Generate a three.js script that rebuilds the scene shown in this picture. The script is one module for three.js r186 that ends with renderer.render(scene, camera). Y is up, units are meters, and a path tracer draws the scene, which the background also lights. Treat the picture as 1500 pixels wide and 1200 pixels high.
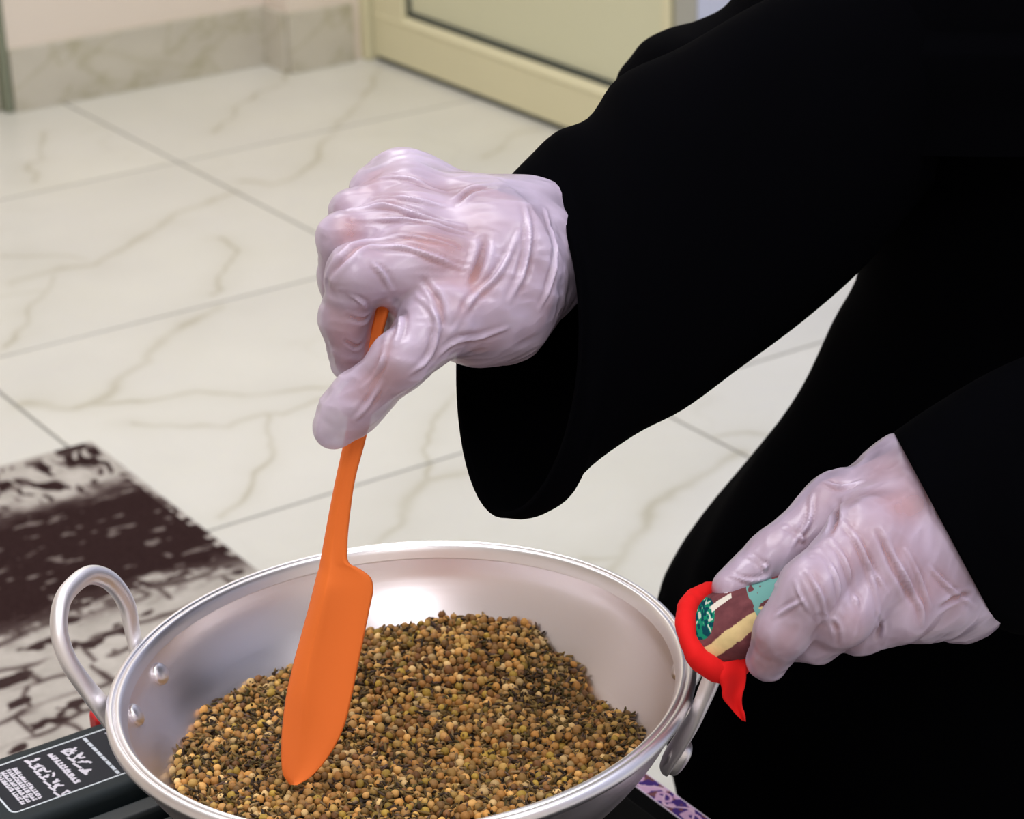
import * as THREE from 'three';
import { mergeGeometries, mergeVertices, toCreasedNormals } from 'three/addons/utils/BufferGeometryUtils.js';
import { RoundedBoxGeometry } from 'three/addons/geometries/RoundedBoxGeometry.js';
import { RectAreaLightUniformsLib } from 'three/addons/lights/RectAreaLightUniformsLib.js';

// ------------------------------------------------------------------ camera, exposure, lights
const scene = new THREE.Scene();
const renderer = new THREE.WebGLRenderer({ antialias: true });
renderer.shadowMap.enabled = true;
renderer.toneMapping = THREE.LinearToneMapping;
renderer.toneMappingExposure = 0.93;
scene.background = new THREE.Color(0.02, 0.02, 0.02);
RectAreaLightUniformsLib.init();

const V = (x, y, z) => new THREE.Vector3(x, y, z);
const FOCAL = 3291.5, EYE = V(0, 1.0692, 0);
const RIGHT = V(0.8235, -0.0252, 0.5668), UP = V(0.2473, 0.915, -0.3188), BACK = V(-0.5106, 0.4027, 0.7597);
const camera = new THREE.PerspectiveCamera(2 * Math.atan(600 / FOCAL) * 180 / Math.PI, 1.25, 0.05, 30);
camera.quaternion.setFromRotationMatrix(new THREE.Matrix4().makeBasis(RIGHT, UP, BACK));
camera.position.copy(EYE);
camera.focus = 1.2;
camera.userData.fStop = 12;
// a measured point of the photograph at a distance along the view (used to place joints and outlines in the room)
const at = (px, py, d) => EYE.clone().addScaledVector(RIGHT, (px - 750) / FOCAL * d).addScaledVector(UP, -(py - 600) / FOCAL * d).addScaledVector(BACK, -d);
const onPlane = (px, py, h) => { const r = at(px, py, 1).sub(EYE); return EYE.clone().addScaledVector(r, (h - EYE.y) / r.y); };

const LAMPS = [[0.30, -1.15, 1.2, 1.2, 6.4], [-0.9, 1.1, 1.2, 1.2, 5.6], [1.10, -2.75, 0.9, 0.9, 7.4], [1.45, 0.55, 0.9, 0.9, 6.0]];   // x, z, width, depth, radiance
const CEIL = 2.75;

// ------------------------------------------------------------------ helpers
let seed = 12345;
const rnd = () => { seed = (seed + 0x6d2b79f5) | 0; let t = Math.imul(seed ^ (seed >>> 15), 1 | seed); t = (t + Math.imul(t ^ (t >>> 7), 61 | t)) ^ t; return ((t ^ (t >>> 14)) >>> 0) / 4294967296; };
const rr = (a, b) => a + (b - a) * rnd();
const clamp = THREE.MathUtils.clamp, lerp = THREE.MathUtils.lerp, sstep = THREE.MathUtils.smoothstep;
function hash2(x, y) { let h = Math.imul(x, 374761393) + Math.imul(y, 668265263) | 0; h = Math.imul(h ^ (h >>> 13), 1274126177); return ((h ^ (h >>> 16)) >>> 0) / 4294967296; }
function vnoise(x, y) {
  const ix = Math.floor(x), iy = Math.floor(y); let fx = x - ix, fy = y - iy; fx = fx * fx * (3 - 2 * fx); fy = fy * fy * (3 - 2 * fy);
  return lerp(lerp(hash2(ix, iy), hash2(ix + 1, iy), fx), lerp(hash2(ix, iy + 1), hash2(ix + 1, iy + 1), fx), fy);
}
const fbm = (x, y, n = 4) => { let s = 0, a = 0.5, t = 0; for (let i = 0; i < n; i++) { s += a * vnoise(x, y); t += a; a *= 0.5; x = x * 2.03 + 17.1; y = y * 2.03 + 9.7; } return s / t; };
function noise3(x, y, z) {
  const iz = Math.floor(z); let fz = z - iz; fz = fz * fz * (3 - 2 * fz);
  return lerp(vnoise(x + iz * 37.7, y + iz * 17.3), vnoise(x + (iz + 1) * 37.7, y + (iz + 1) * 17.3), fz);
}
const counts = {};
function numbered(name) { const n = counts[name] = (counts[name] ?? -1) + 1; return n ? name + '_' + String(n).padStart(3, '0') : name; }
function mat(color, roughness, more = {}) { const m = new THREE.MeshPhysicalMaterial({ color, roughness, ...more }); return m; }
function obj(name, geometry, material, parent = scene) {
  if (Array.isArray(geometry)) geometry = geometry.length > 1 ? mergeGeometries(geometry.map((g) => { g = g.index ? g.toNonIndexed() : g; for (const k of Object.keys(g.attributes)) if (!['position', 'normal', 'uv'].includes(k)) g.deleteAttribute(k); return g; })) : geometry[0];
  const m = new THREE.Mesh(geometry, material); m.name = parent === scene ? numbered(name) : name; m.castShadow = m.receiveShadow = true; parent.add(m); return m;
}
function thing(name, label, category, pos = [0, 0, 0], turn = 0, group) {
  const o = new THREE.Group(); o.name = numbered(name); o.position.set(...pos); o.rotation.y = turn; o.userData = { label, category }; if (group) o.userData.group = group; scene.add(o); return o;
}
function tag(o, label, category, kind) { o.userData.label = label; if (category) o.userData.category = category; if (kind) o.userData.kind = kind; return o; }
function struct(name, geometry, material) { const m = obj(name, geometry, material); m.userData.kind = 'structure'; return m; }
function box(x0, x1, y0, y1, z0, z1, r = 0) {
  const g = r ? new RoundedBoxGeometry(x1 - x0, y1 - y0, z1 - z0, 3, r) : new THREE.BoxGeometry(x1 - x0, y1 - y0, z1 - z0);
  return g.translate((x0 + x1) / 2, (y0 + y1) / 2, (z0 + z1) / 2);
}
// rings of points (closed sections, all of one length) skinned into a tube; caps close the ends
function skin(rings, { capA = true, capB = true, uv = [1, 1] } = {}) {
  const n = rings[0].length, pos = [], uvs = [], idx = [];
  rings.forEach((r, i) => { for (let j = 0; j <= n; j++) { const p = r[j % n]; pos.push(p.x, p.y, p.z); uvs.push(i / (rings.length - 1) * uv[0], j / n * uv[1]); } });
  const w = n + 1;
  for (let i = 0; i < rings.length - 1; i++) for (let j = 0; j < n; j++) { const a = i * w + j, b = a + 1, c = a + w, d = c + 1; idx.push(a, c, b, b, c, d); }
  const cap = (r, flip, u) => { const k = pos.length / 3, c = V(0, 0, 0); r.forEach((p) => c.add(p)); c.divideScalar(n); r.forEach((p) => { pos.push(p.x, p.y, p.z); uvs.push(u, 0); }); pos.push(c.x, c.y, c.z); uvs.push(u, 0); for (let j = 0; j < n; j++) flip ? idx.push(k + (j + 1) % n, k + j, k + n) : idx.push(k + j, k + (j + 1) % n, k + n); };
  if (capA) cap(rings[0], false, 0);
  if (capB) cap(rings[rings.length - 1], true, 1);
  const g = new THREE.BufferGeometry();
  g.setAttribute('position', new THREE.Float32BufferAttribute(pos, 3)); g.setAttribute('uv', new THREE.Float32BufferAttribute(uvs, 2)); g.setIndex(idx);
  g.computeVertexNormals();
  // make the faces point outward and the seam smooth
  const P = g.attributes.position, N = g.attributes.normal;
  for (let i = 0; i < rings.length; i++) { const a = i * w, b = a + n, v = V(N.getX(a) + N.getX(b), N.getY(a) + N.getY(b), N.getZ(a) + N.getZ(b)).normalize(); N.setXYZ(a, v.x, v.y, v.z); N.setXYZ(b, v.x, v.y, v.z); }
  let vol = 0; const A = V(), B = V(), C = V();
  for (let i = 0; i < idx.length; i += 3) { A.fromBufferAttribute(P, idx[i]); B.fromBufferAttribute(P, idx[i + 1]); C.fromBufferAttribute(P, idx[i + 2]); vol += A.dot(B.cross(C)); }
  if (vol < 0) { for (let i = 0; i < idx.length; i += 3) { const t = idx[i + 1]; idx[i + 1] = idx[i + 2]; idx[i + 2] = t; } g.setIndex(idx); for (let i = 0; i < N.count; i++) N.setXYZ(i, -N.getX(i), -N.getY(i), -N.getZ(i)); }
  return g;
}
// sections interpolated smoothly: each section is an array of points of one length
function smoothRings(keys, per) {
  const out = [], n = keys[0].length;
  const curves = []; for (let j = 0; j < n; j++) curves.push(new THREE.CatmullRomCurve3(keys.map((k) => k[j]), false, 'centripetal'));
  const m = (keys.length - 1) * per;
  for (let i = 0; i <= m; i++) out.push(curves.map((c) => c.getPoint(i / m)));
  return out;
}
function tube(points, r, { seg = 48, rad = 12, flat = 1, closed = false } = {}) {   // r: number or function of t
  return new (class extends THREE.TubeGeometry {})(new THREE.CatmullRomCurve3(points, closed, 'centripetal'), seg, r, rad, closed);
}
function dataTexture(w, h, fn, srgb = true) {
  const d = new Uint8Array(w * h * 4);
  for (let y = 0; y < h; y++) for (let x = 0; x < w; x++) { const c = fn(x, y), o = (y * w + x) * 4; d[o] = clamp(c[0], 0, 255); d[o + 1] = clamp(c[1], 0, 255); d[o + 2] = clamp(c[2], 0, 255); d[o + 3] = 255; }
  const t = new THREE.DataTexture(d, w, h); t.magFilter = THREE.LinearFilter; t.minFilter = THREE.LinearFilter; t.wrapS = t.wrapT = THREE.RepeatWrapping; if (srgb) t.colorSpace = THREE.SRGBColorSpace; t.needsUpdate = true; return t;
}
// a closed surface where field(x, y, z) = 0 (negative inside), by surface nets on a grid
function surfaceNets(field, lo, hi, cell) {
  const nx = Math.ceil((hi.x - lo.x) / cell) + 1, ny = Math.ceil((hi.y - lo.y) / cell) + 1, nz = Math.ceil((hi.z - lo.z) / cell) + 1;
  const val = new Float32Array(nx * ny * nz), at3 = (x, y, z) => (z * ny + y) * nx + x;
  for (let z = 0, i = 0; z < nz; z++) for (let y = 0; y < ny; y++) for (let x = 0; x < nx; x++, i++) val[i] = field(lo.x + x * cell, lo.y + y * cell, lo.z + z * cell);
  const id = new Int32Array(nx * ny * nz).fill(-1), pos = [], idx = [];
  for (let z = 0; z < nz - 1; z++) for (let y = 0; y < ny - 1; y++) for (let x = 0; x < nx - 1; x++) {
    let n = 0, sx = 0, sy = 0, sz = 0, inside = 0;
    const c = [val[at3(x, y, z)], val[at3(x + 1, y, z)], val[at3(x, y + 1, z)], val[at3(x + 1, y + 1, z)], val[at3(x, y, z + 1)], val[at3(x + 1, y, z + 1)], val[at3(x, y + 1, z + 1)], val[at3(x + 1, y + 1, z + 1)]];
    for (const v of c) if (v < 0) inside++;
    if (inside === 0 || inside === 8) continue;
    for (let a = 0; a < 8; a++) for (let b = 1; b < 8; b <<= 1) if (!(a & b)) { const q = a | b; if ((c[a] < 0) !== (c[q] < 0)) { const t = c[a] / (c[a] - c[q]); sx += (a & 1) + (b === 1 ? t : 0); sy += ((a >> 1) & 1) + (b === 2 ? t : 0); sz += ((a >> 2) & 1) + (b === 4 ? t : 0); n++; } }
    id[at3(x, y, z)] = pos.length / 3;
    pos.push(lo.x + (x + sx / n) * cell, lo.y + (y + sy / n) * cell, lo.z + (z + sz / n) * cell);
  }
  const quad = (a, b, c, d, flip) => { if (a < 0 || b < 0 || c < 0 || d < 0) return; flip ? idx.push(a, c, b, a, d, c) : idx.push(a, b, c, a, c, d); };
  for (let z = 1; z < nz - 1; z++) for (let y = 1; y < ny - 1; y++) for (let x = 1; x < nx - 1; x++) {
    const v = val[at3(x, y, z)] < 0;
    if (v !== (val[at3(x + 1, y, z)] < 0)) quad(id[at3(x, y - 1, z - 1)], id[at3(x, y, z - 1)], id[at3(x, y, z)], id[at3(x, y - 1, z)], !v);
    if (v !== (val[at3(x, y + 1, z)] < 0)) quad(id[at3(x - 1, y, z - 1)], id[at3(x, y, z - 1)], id[at3(x, y, z)], id[at3(x - 1, y, z)], v);
    if (v !== (val[at3(x, y, z + 1)] < 0)) quad(id[at3(x - 1, y - 1, z)], id[at3(x, y - 1, z)], id[at3(x, y, z)], id[at3(x - 1, y, z)], !v);
  }
  const g = new THREE.BufferGeometry(); g.setAttribute('position', new THREE.Float32BufferAttribute(pos, 3)); g.setIndex(idx); g.computeVertexNormals(); return g;
}
// bones: [a, b, ra, rb]; blended with a smooth minimum of reach k
function boneField(bones, k, grow = 0) {
  const B = bones.map(([a, b, ra, rb]) => { const d = b.clone().sub(a); return [a.x, a.y, a.z, d.x, d.y, d.z, 1 / Math.max(d.lengthSq(), 1e-9), ra + grow, rb + grow]; });
  return (x, y, z) => {
    let s = 1e9;
    for (const q of B) {
      const px = x - q[0], py = y - q[1], pz = z - q[2], t = Math.min(1, Math.max(0, (px * q[3] + py * q[4] + pz * q[5]) * q[6]));
      const ex = px - q[3] * t, ey = py - q[4] * t, ez = pz - q[5] * t, d = Math.sqrt(ex * ex + ey * ey + ez * ez) - q[7] - (q[8] - q[7]) * t;
      if (s > 1e8) s = d; else { const h = Math.max(k - Math.abs(s - d), 0) / k; s = Math.min(s, d) - h * h * k * 0.25; }
    }
    return s;
  };
}
function boneBox(bones, pad) { const lo = V(9, 9, 9), hi = V(-9, -9, -9); for (const [a, b, ra, rb] of bones) for (const [p, r] of [[a, ra], [b, rb]]) { lo.min(p.clone().subScalar(r + pad)); hi.max(p.clone().addScalar(r + pad)); } return [lo, hi]; }

// ------------------------------------------------------------------ the room
const BACKZ = -3.597, SIDEX = 2.059, LEFTX = -2.7, FRONTZ = 2.5, TILE = 0.6, SLAB = 0.012;
const M = {
  plaster: mat(new THREE.Color(0.84, 0.745, 0.655), 0.85), paleBlue: mat(new THREE.Color(0.55, 0.60, 0.80), 0.8), ceiling: mat(new THREE.Color(0.86, 0.86, 0.84), 0.9),
  grout: mat(new THREE.Color(0.27, 0.26, 0.23), 0.95), doorFrame: mat(new THREE.Color(0.74, 0.69, 0.46), 0.42), doorPanel: mat(new THREE.Color(0.68, 0.67, 0.47), 0.35), seal: mat(new THREE.Color(0.05, 0.06, 0.05), 0.7),
  jamb: mat(new THREE.Color(0.40, 0.40, 0.36), 0.5),
};
// veins measured on the floor, in metres
const VEINS = [
  [2.2, [500, 187, 483, 203, 463, 230, 433, 257, 393, 271, 350, 267]], [2.4, [345, 283, 320, 290, 267, 313, 217, 340, 173, 367, 143, 387, 83, 393, 20, 412]], [1.6, [83, 402, 73, 420, 43, 447, 30, 480, 5, 505]],
  [1.5, [327, 347, 347, 367, 327, 400, 307, 433]], [3.0, [322, 448, 267, 477, 233, 500, 210, 523, 207, 537, 180, 553, 150, 580, 110, 595, 67, 590, 27, 593]], [1.6, [110, 590, 167, 587, 247, 585, 290, 575, 367, 577, 480, 563]],
  [1.6, [187, 620, 327, 622, 393, 603, 420, 607, 470, 583]], [1.7, [393, 605, 393, 640, 370, 680, 363, 713, 333, 760]], [2.6, [557, 797, 580, 777, 578, 757, 597, 730, 623, 707, 680, 693, 720, 676]], [1.4, [623, 704, 622, 660, 650, 600, 665, 580]],
  [3.0, [900, 850, 909, 829, 928, 795, 966, 741, 1009, 707, 1078, 664]], [1.8, [860, 818, 909, 816]], [1.8, [1039, 638, 1085, 634, 1116, 641]], [1.6, [315, 195, 350, 155, 415, 120, 440, 95]], [1.8, [490, 190, 540, 140, 545, 115, 560, 100]],
  [1.6, [704, 232, 760, 196, 790, 190]], [1.6, [70, 195, 60, 225, 45, 265]], [1.2, [0, 375, 80, 378, 130, 380]], [1.2, [0, 435, 40, 430, 75, 420]],
].map(([w, l]) => { const p = []; for (let i = 0; i < l.length; i += 2) { const q = onPlane(l[i], l[i + 1], 0); p.push([q.x, q.z]); } return [w * 0.0024, p]; });
function segDist(x, y, p) {
  let best = 9;
  for (let i = 0; i < p.length - 1; i++) {
    const [ax, ay] = p[i], dx = p[i + 1][0] - ax, dy = p[i + 1][1] - ay, t = clamp(((x - ax) * dx + (y - ay) * dy) / (dx * dx + dy * dy), 0, 1), d = Math.hypot(x - ax - dx * t, y - ay - dy * t);
    if (d < best) best = d;
  }
  return best;
}
function marbleTexture(x0, z0, s, size, veins, extra) {
  const here = veins.filter(([, p]) => p.some(([x, z]) => x > x0 - 0.3 && x < x0 + s + 0.3 && z > z0 - 0.3 && z < z0 + s + 0.3));
  return dataTexture(size, size, (i, j) => {
    const x = x0 + (i + 0.5) / size * s, z = z0 + s - (j + 0.5) / size * s;
    const wx = x + (fbm(x * 14, z * 14, 3) - 0.5) * 0.035, wz = z + (fbm(x * 14 + 40, z * 14 + 7, 3) - 0.5) * 0.035;
    let v = 0;
    for (const [w, p] of here) { const d = segDist(wx, wz, p), k = 0.4 + 0.9 * vnoise(x * 22, z * 22); v = Math.max(v, (Math.exp(-d * d / (w * w)) * 0.75 + Math.exp(-d / (w * 5)) * 0.34) * k); }
    const a = fbm(x * 3.1 + extra, z * 3.1, 5), r = Math.abs(a - 0.5); v = Math.max(v, Math.exp(-r * 90) * 0.20 * sstep(fbm(x * 2 + 9, z * 2 + extra, 2), 0.45, 0.65));
    const cloud = (fbm(x * 4.5 + 3, z * 4.5 + extra, 4) - 0.5) * 16, warm = fbm(x * 6 + 71, z * 6, 3);
    const c = [222 + cloud, 220 + cloud, 213 + cloud * 0.9 - warm * 4], vein = [154, 146, 118];
    return c.map((q, k) => lerp(q, vein[k], clamp(v * 0.36, 0, 0.9)));
  });
}
function tileGeometry(w, d, h, b) {   // a slab with bevelled edges; top at y = 0; uv over the whole slab
  const shape = new THREE.BufferGeometry(), x = w / 2, z = d / 2, p = [], uv = [], idx = [];
  const ring = (ix, y) => { for (const [sx, sz] of [[-1, -1], [1, -1], [1, 1], [-1, 1]]) { const X = sx * (x - ix), Z = sz * (z - ix); p.push(X, y, Z); uv.push(X / w + 0.5, 0.5 - Z / d); } };
  ring(b, 0); ring(b, 0); ring(0, -b); ring(0, -b); ring(0, -h);
  idx.push(0, 2, 1, 0, 3, 2);
  for (const [a, c] of [[4, 8], [12, 16]]) for (let i = 0; i < 4; i++) { const j = (i + 1) % 4; idx.push(a + i, a + j, c + i, a + j, c + j, c + i); }
  shape.setAttribute('position', new THREE.Float32BufferAttribute(p, 3)); shape.setAttribute('uv', new THREE.Float32BufferAttribute(uv, 2)); shape.setIndex(idx); shape.computeVertexNormals(); return shape;
}
const slab = struct('floor', box(LEFTX - 0.1, SIDEX + 1.4, -0.16, -0.0006, BACKZ - 0.3, FRONTZ + 0.1), M.grout);
const GX = 2.4843 * TILE, GZ = -3.25343 * TILE, JOINT = 0.0036;
const genericTiles = [0, 1, 2].map((k) => mat(0xffffff, 0.30, { map: marbleTexture(11 + k * 7, 3 + k * 5, TILE, 256, [], k * 31), ior: 1.45 }));
const cuts = new Map();
for (let i = -7; i <= 2; i++) for (let j = -3; j <= 7; j++) {
  const x0 = Math.max(GX + i * TILE, LEFTX), x1 = Math.min(GX + (i + 1) * TILE, SIDEX + 1.3), z0 = Math.max(GZ + j * TILE, BACKZ - 0.02), z1 = Math.min(GZ + (j + 1) * TILE, FRONTZ);
  if (x1 - x0 < 0.03 || z1 - z0 < 0.03) continue;
  const seen = i >= -3 && i <= 1 && j <= 1;
  const key = [(x1 - x0).toFixed(3), (z1 - z0).toFixed(3)].join();
  if (!cuts.has(key)) cuts.set(key, tileGeometry(x1 - x0 - JOINT, z1 - z0 - JOINT, SLAB, 0.0010));
  let m = genericTiles[(i * 3 + j * 5 + 60) % 3];
  if (seen) {
    const tx = marbleTexture(GX + i * TILE, GZ + j * TILE, TILE, 448, VEINS, i * 13.7 + j * 5.1);
    // the cut tiles show their share of a whole tile's print
    tx.repeat.set((x1 - x0) / TILE, (z1 - z0) / TILE); tx.offset.set((x0 - GX - i * TILE) / TILE, 1 - (z1 - GZ - j * TILE) / TILE);
    m = mat(0xffffff, 0.30, { map: tx, ior: 1.45 });
  }
  const t = obj('tile', cuts.get(key), m, slab); t.position.set((x0 + x1) / 2, 0, (z0 + z1) / 2); t.name = numbered('tile');
}
// back wall with the shallow pilaster beside the door and the return at its left end
struct('wall_back', [box(1.395, 1.90, 0, CEIL, BACKZ - 0.2, BACKZ), box(1.90, 2.30, 0, CEIL, BACKZ - 0.2, -3.512), box(LEFTX - 0.1, 1.395, 0, CEIL, BACKZ - 0.4, BACKZ - 0.03)], M.plaster);
const skirtMat = mat(0xffffff, 0.35, { map: dataTexture(256, 128, (i, j) => {
  const x = i / 256 * 0.6, z = j / 128 * 0.11, a = fbm(x * 9 + 4, z * 14 - x * 5, 4), v = Math.exp(-Math.abs(a - 0.5) * 55) * 0.55 + Math.exp(-Math.abs(fbm(x * 5 + 31, z * 8 + x * 4, 3) - 0.48) * 40) * 0.3, c = (fbm(x * 16, z * 16, 3) - 0.5) * 22;
  return [204 + c * 0.7 - v * 30, 198 + c * 0.7 - v * 30, 184 + c * 0.7 - v * 44];
}) });
const skirtGeo = (w) => { const g = new RoundedBoxGeometry(w, 0.109, 0.012, 2, 0.002); const u = g.attributes.uv, p = g.attributes.position; for (let i = 0; i < u.count; i++) u.setXY(i, (p.getX(i) + w / 2) / 0.6, p.getY(i) / 0.109 + 0.5); return g; };
const bb = new THREE.Group(); bb.name = 'baseboard_back'; bb.userData.kind = 'structure'; scene.add(bb);
for (const [x0, x1, z, turn] of [[1.400, 1.898, BACKZ + 0.004, 0], [1.896, 2.028, -3.506, 0], [0.7, 1.385, BACKZ - 0.026, 0], [0.1, 0.698, BACKZ - 0.026, 0]]) {
  const s = obj('skirting_tile', skirtGeo(x1 - x0), skirtMat, bb); s.position.set((x0 + x1) / 2, 0.0545, z); s.name = numbered('skirting_tile');
}
{ const s = obj('skirting_tile', skirtGeo(0.082), skirtMat, bb); s.position.set(1.893, 0.0545, -3.553); s.rotation.y = -Math.PI / 2; s.name = numbered('skirting_tile'); }
struct('trim_1', box(1.385, 1.399, 0, 2.2, BACKZ - 0.03, BACKZ + 0.006, 0.003), mat(new THREE.Color(0.22, 0.24, 0.17), 0.6));
struct('wall_left', box(LEFTX - 0.1, LEFTX, 0, CEIL, BACKZ - 0.4, FRONTZ), M.plaster);
struct('wall_front', box(LEFTX - 0.1, SIDEX + 1.4, 0, CEIL, FRONTZ, FRONTZ + 0.1), M.plaster);
struct('ceiling', box(LEFTX - 0.1, SIDEX + 1.4, CEIL, CEIL + 0.12, BACKZ - 0.4, FRONTZ + 0.1), M.ceiling);
// side wall: above the door, then pale blue past its jamb
struct('wall_right', [box(SIDEX, SIDEX + 0.12, 0, CEIL, -2.545, FRONTZ), box(SIDEX, SIDEX + 0.12, 2.13, CEIL, -3.56, -2.545)], M.paleBlue);
{
  const d = new THREE.Group(); d.name = 'door_1'; d.userData.kind = 'structure'; d.position.set(SIDEX, 0, -3.05); scene.add(d);
  const zA = -3.482 + 3.05, zB = -2.612 + 3.05, F = 0.098, H = 2.06, x0 = 0.0, x1 = 0.06;
  obj('door_jamb', [box(-0.012, 0.09, 0, 2.12, zA - 0.055, zA - 0.006, 0.004), box(-0.012, 0.09, 2.066, 2.12, zA - 0.05, zB + 0.05, 0.004)], M.doorFrame, d);
  obj('door_jamb', box(0.004, 0.09, 0, 2.12, zB + 0.006, zB + 0.06, 0.004), M.jamb, d);
  obj('threshold', box(0.012, 0.10, 0, 0.010, zA, zB), M.seal, d);
  // profile of the leaf: a bottom rail, two stiles and a top rail with a sloped bead round the panel
  const rail = (w0, w1) => { const s = new THREE.Shape(); s.moveTo(0, 0.012); s.lineTo(0, F - 0.016); s.quadraticCurveTo(-0.004, F - 0.010, 0, F - 0.006); s.lineTo(0.012, F + 0.004); s.lineTo(0.055, F + 0.004); s.lineTo(0.055, 0.012); s.closePath(); return new THREE.ExtrudeGeometry(s, { depth: w1 - w0, bevelEnabled: false }).translate(0, 0, w0); };
  obj('bottom_rail', rail(zA, zB), M.doorFrame, d);
  obj('top_rail', box(x0, 0.055, H - F, H, zA, zB, 0.004), M.doorFrame, d);
  obj('stile', box(x0 - 0.0005, 0.055, 0.012, H, zA, zA + F + 0.006, 0.004), M.doorFrame, d);
  obj('stile', box(x0 - 0.0005, 0.055, 0.012, H, zB - 0.02, zB, 0.004), M.doorFrame, d);
  obj('gasket', [box(0.0085, 0.02, F + 0.002, F + 0.012, zA + F, zB - 0.02), box(0.0085, 0.02, F + 0.002, H - F, zA + F + 0.004, zA + F + 0.013)], M.seal, d);
  obj('door_panel', box(0.014, 0.04, F, H - F + 0.005, zA + F, zB - 0.015), M.doorPanel, d);
  obj('sweep', box(0.006, 0.045, 0.001, 0.014, zA + 0.002, zB - 0.002), M.seal, d);
}
// ceiling lamps
LAMPS.forEach(([x, z, w, d, power], i) => {
  const t = thing('ceiling_lamp', ['square white ceiling lamp panel over the low cooking table', 'square white ceiling lamp panel over the front of the room', 'smaller square ceiling lamp panel near the cream door', 'smaller square ceiling lamp panel by the pale blue wall'][i], 'lamp', [x, CEIL, z], 0);
  obj('lamp_frame', [box(-w / 2 - 0.03, w / 2 + 0.03, -0.03, 0, -d / 2 - 0.03, -d / 2), box(-w / 2 - 0.03, w / 2 + 0.03, -0.03, 0, d / 2, d / 2 + 0.03), box(-w / 2 - 0.03, -w / 2, -0.03, 0, -d / 2, d / 2), box(w / 2, w / 2 + 0.03, -0.03, 0, -d / 2, d / 2)], M.ceiling, t);
  obj('diffuser', box(-w / 2, w / 2, -0.022, -0.004, -d / 2, d / 2), mat(0xffffff, 0.6, { emissive: new THREE.Color(0.985, 0.982, 1.0), emissiveIntensity: 1.0 }), t);
  const L = new THREE.RectAreaLight(new THREE.Color(0.985, 0.982, 1.0), power, w, d); L.position.set(x, CEIL - 0.034, z); L.lookAt(x, 0, z); L.castShadow = true; L.name = numbered('ceiling_light'); scene.add(L);
});

// ------------------------------------------------------------------ rug
{
  const W = 1.6, D = 2.3, X1 = 0.911, Z0 = -2.222;
  const tex = dataTexture(1024, 1472, (i, j) => {
    const u = i / 1024 * W, v = (1 - j / 1472) * D;           // u from the left edge, v from the back edge
    const x = X1 - W + u, n1 = fbm(u * 60, v * 110, 3), n2 = fbm(u * 14 + 5, v * 26 + 3, 4), left = sstep(x, 0.90, 0.66);
    const cream = 188 + (fbm(u * 50, v * 50, 3) - 0.5) * 40;
    let dark = 0;
    const edge = v + (n2 - 0.5) * 0.06 + (n1 - 0.5) * 0.03;
    // back band: cream with scratches across it; brown band with pale flecks; cream with a cracked, brick-like net
    const scratch = sstep(vnoise(u * 165 + (n2 - 0.5) * 6, v * 34 + 31), 0.50, 0.62) * sstep(fbm(u * 22 + 60, v * 22, 3), 0.36, 0.48);
    const band = sstep(edge, 0.10, 0.15 + left * 0.09) * (1 - sstep(edge, 0.345, 0.365));
    const fleck = sstep(fbm(u * 52 + 13, v * 105 + 3, 3), 0.70 - left * 0.20, 0.75 - left * 0.18) * (0.5 + 0.5 * left);
    if (v < 0.24) dark = Math.max(dark, scratch * (1 - band) * sstep(v, 0.005, 0.03));
    dark = Math.max(dark, band * (1 - fleck));
    if (v > 0.33) {
      const row = (v - 0.33 + (fbm(u * 14, v * 14, 3) - 0.5) * 0.05) / 0.046, k = Math.floor(row), off = hash2(k, 3), col = (u + (fbm(u * 20 + 50, v * 20, 2) - 0.5) * 0.03) / 0.066 + off, fr = row - k, fc = col - Math.floor(col);
      const line = Math.max(Math.exp(-Math.pow(Math.min(fr, 1 - fr) / 0.085, 2)) * sstep(vnoise(u * 26, v * 26 + 9), 0.25, 0.5), Math.exp(-Math.pow(Math.min(fc, 1 - fc) / 0.05, 2)) * sstep(vnoise(u * 30 + 8, v * 24), 0.35, 0.55));
      const far = 1 - sstep(v, 0.35, 0.41), blot = sstep(fbm(u * 30 + 90, v * 44, 3), 0.66, 0.71);
      dark = Math.max(dark, line * 0.85 * (0.6 + 0.6 * n1), blot * 0.9, far * sstep(n1, 0.44, 0.52) * 0.9);
    }
    if (v < 0.02 && x > 0.862 && x < 0.90) dark = Math.max(dark, 0.9);
    if (x > X1 - 0.006) dark *= 0.6;
    const g = (vnoise(i * 0.9, j * 0.9) - 0.5) * 12, d = clamp(dark, 0, 1);
    return [lerp(cream, 50, d) + g, lerp(cream - 7, 34, d) + g, lerp(cream - 16, 33, d) + g];
  });
  const g = new RoundedBoxGeometry(W, 0.011, D, 2, 0.004); const u = g.attributes.uv, p = g.attributes.position;
  for (let i = 0; i < u.count; i++) u.setXY(i, p.getX(i) / W + 0.5, 0.5 - p.getZ(i) / D);
  const r = obj('rug', g, mat(0xffffff, 1, { map: tex, specularIntensity: 0.15, sheen: 0.15, sheenRoughness: 0.8 })); r.position.set(X1 - W / 2, 0.0056, Z0 + D / 2);
  tag(r, 'flat woven rug with a worn dark brown and cream pattern on the tile floor', 'rug');
}

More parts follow.
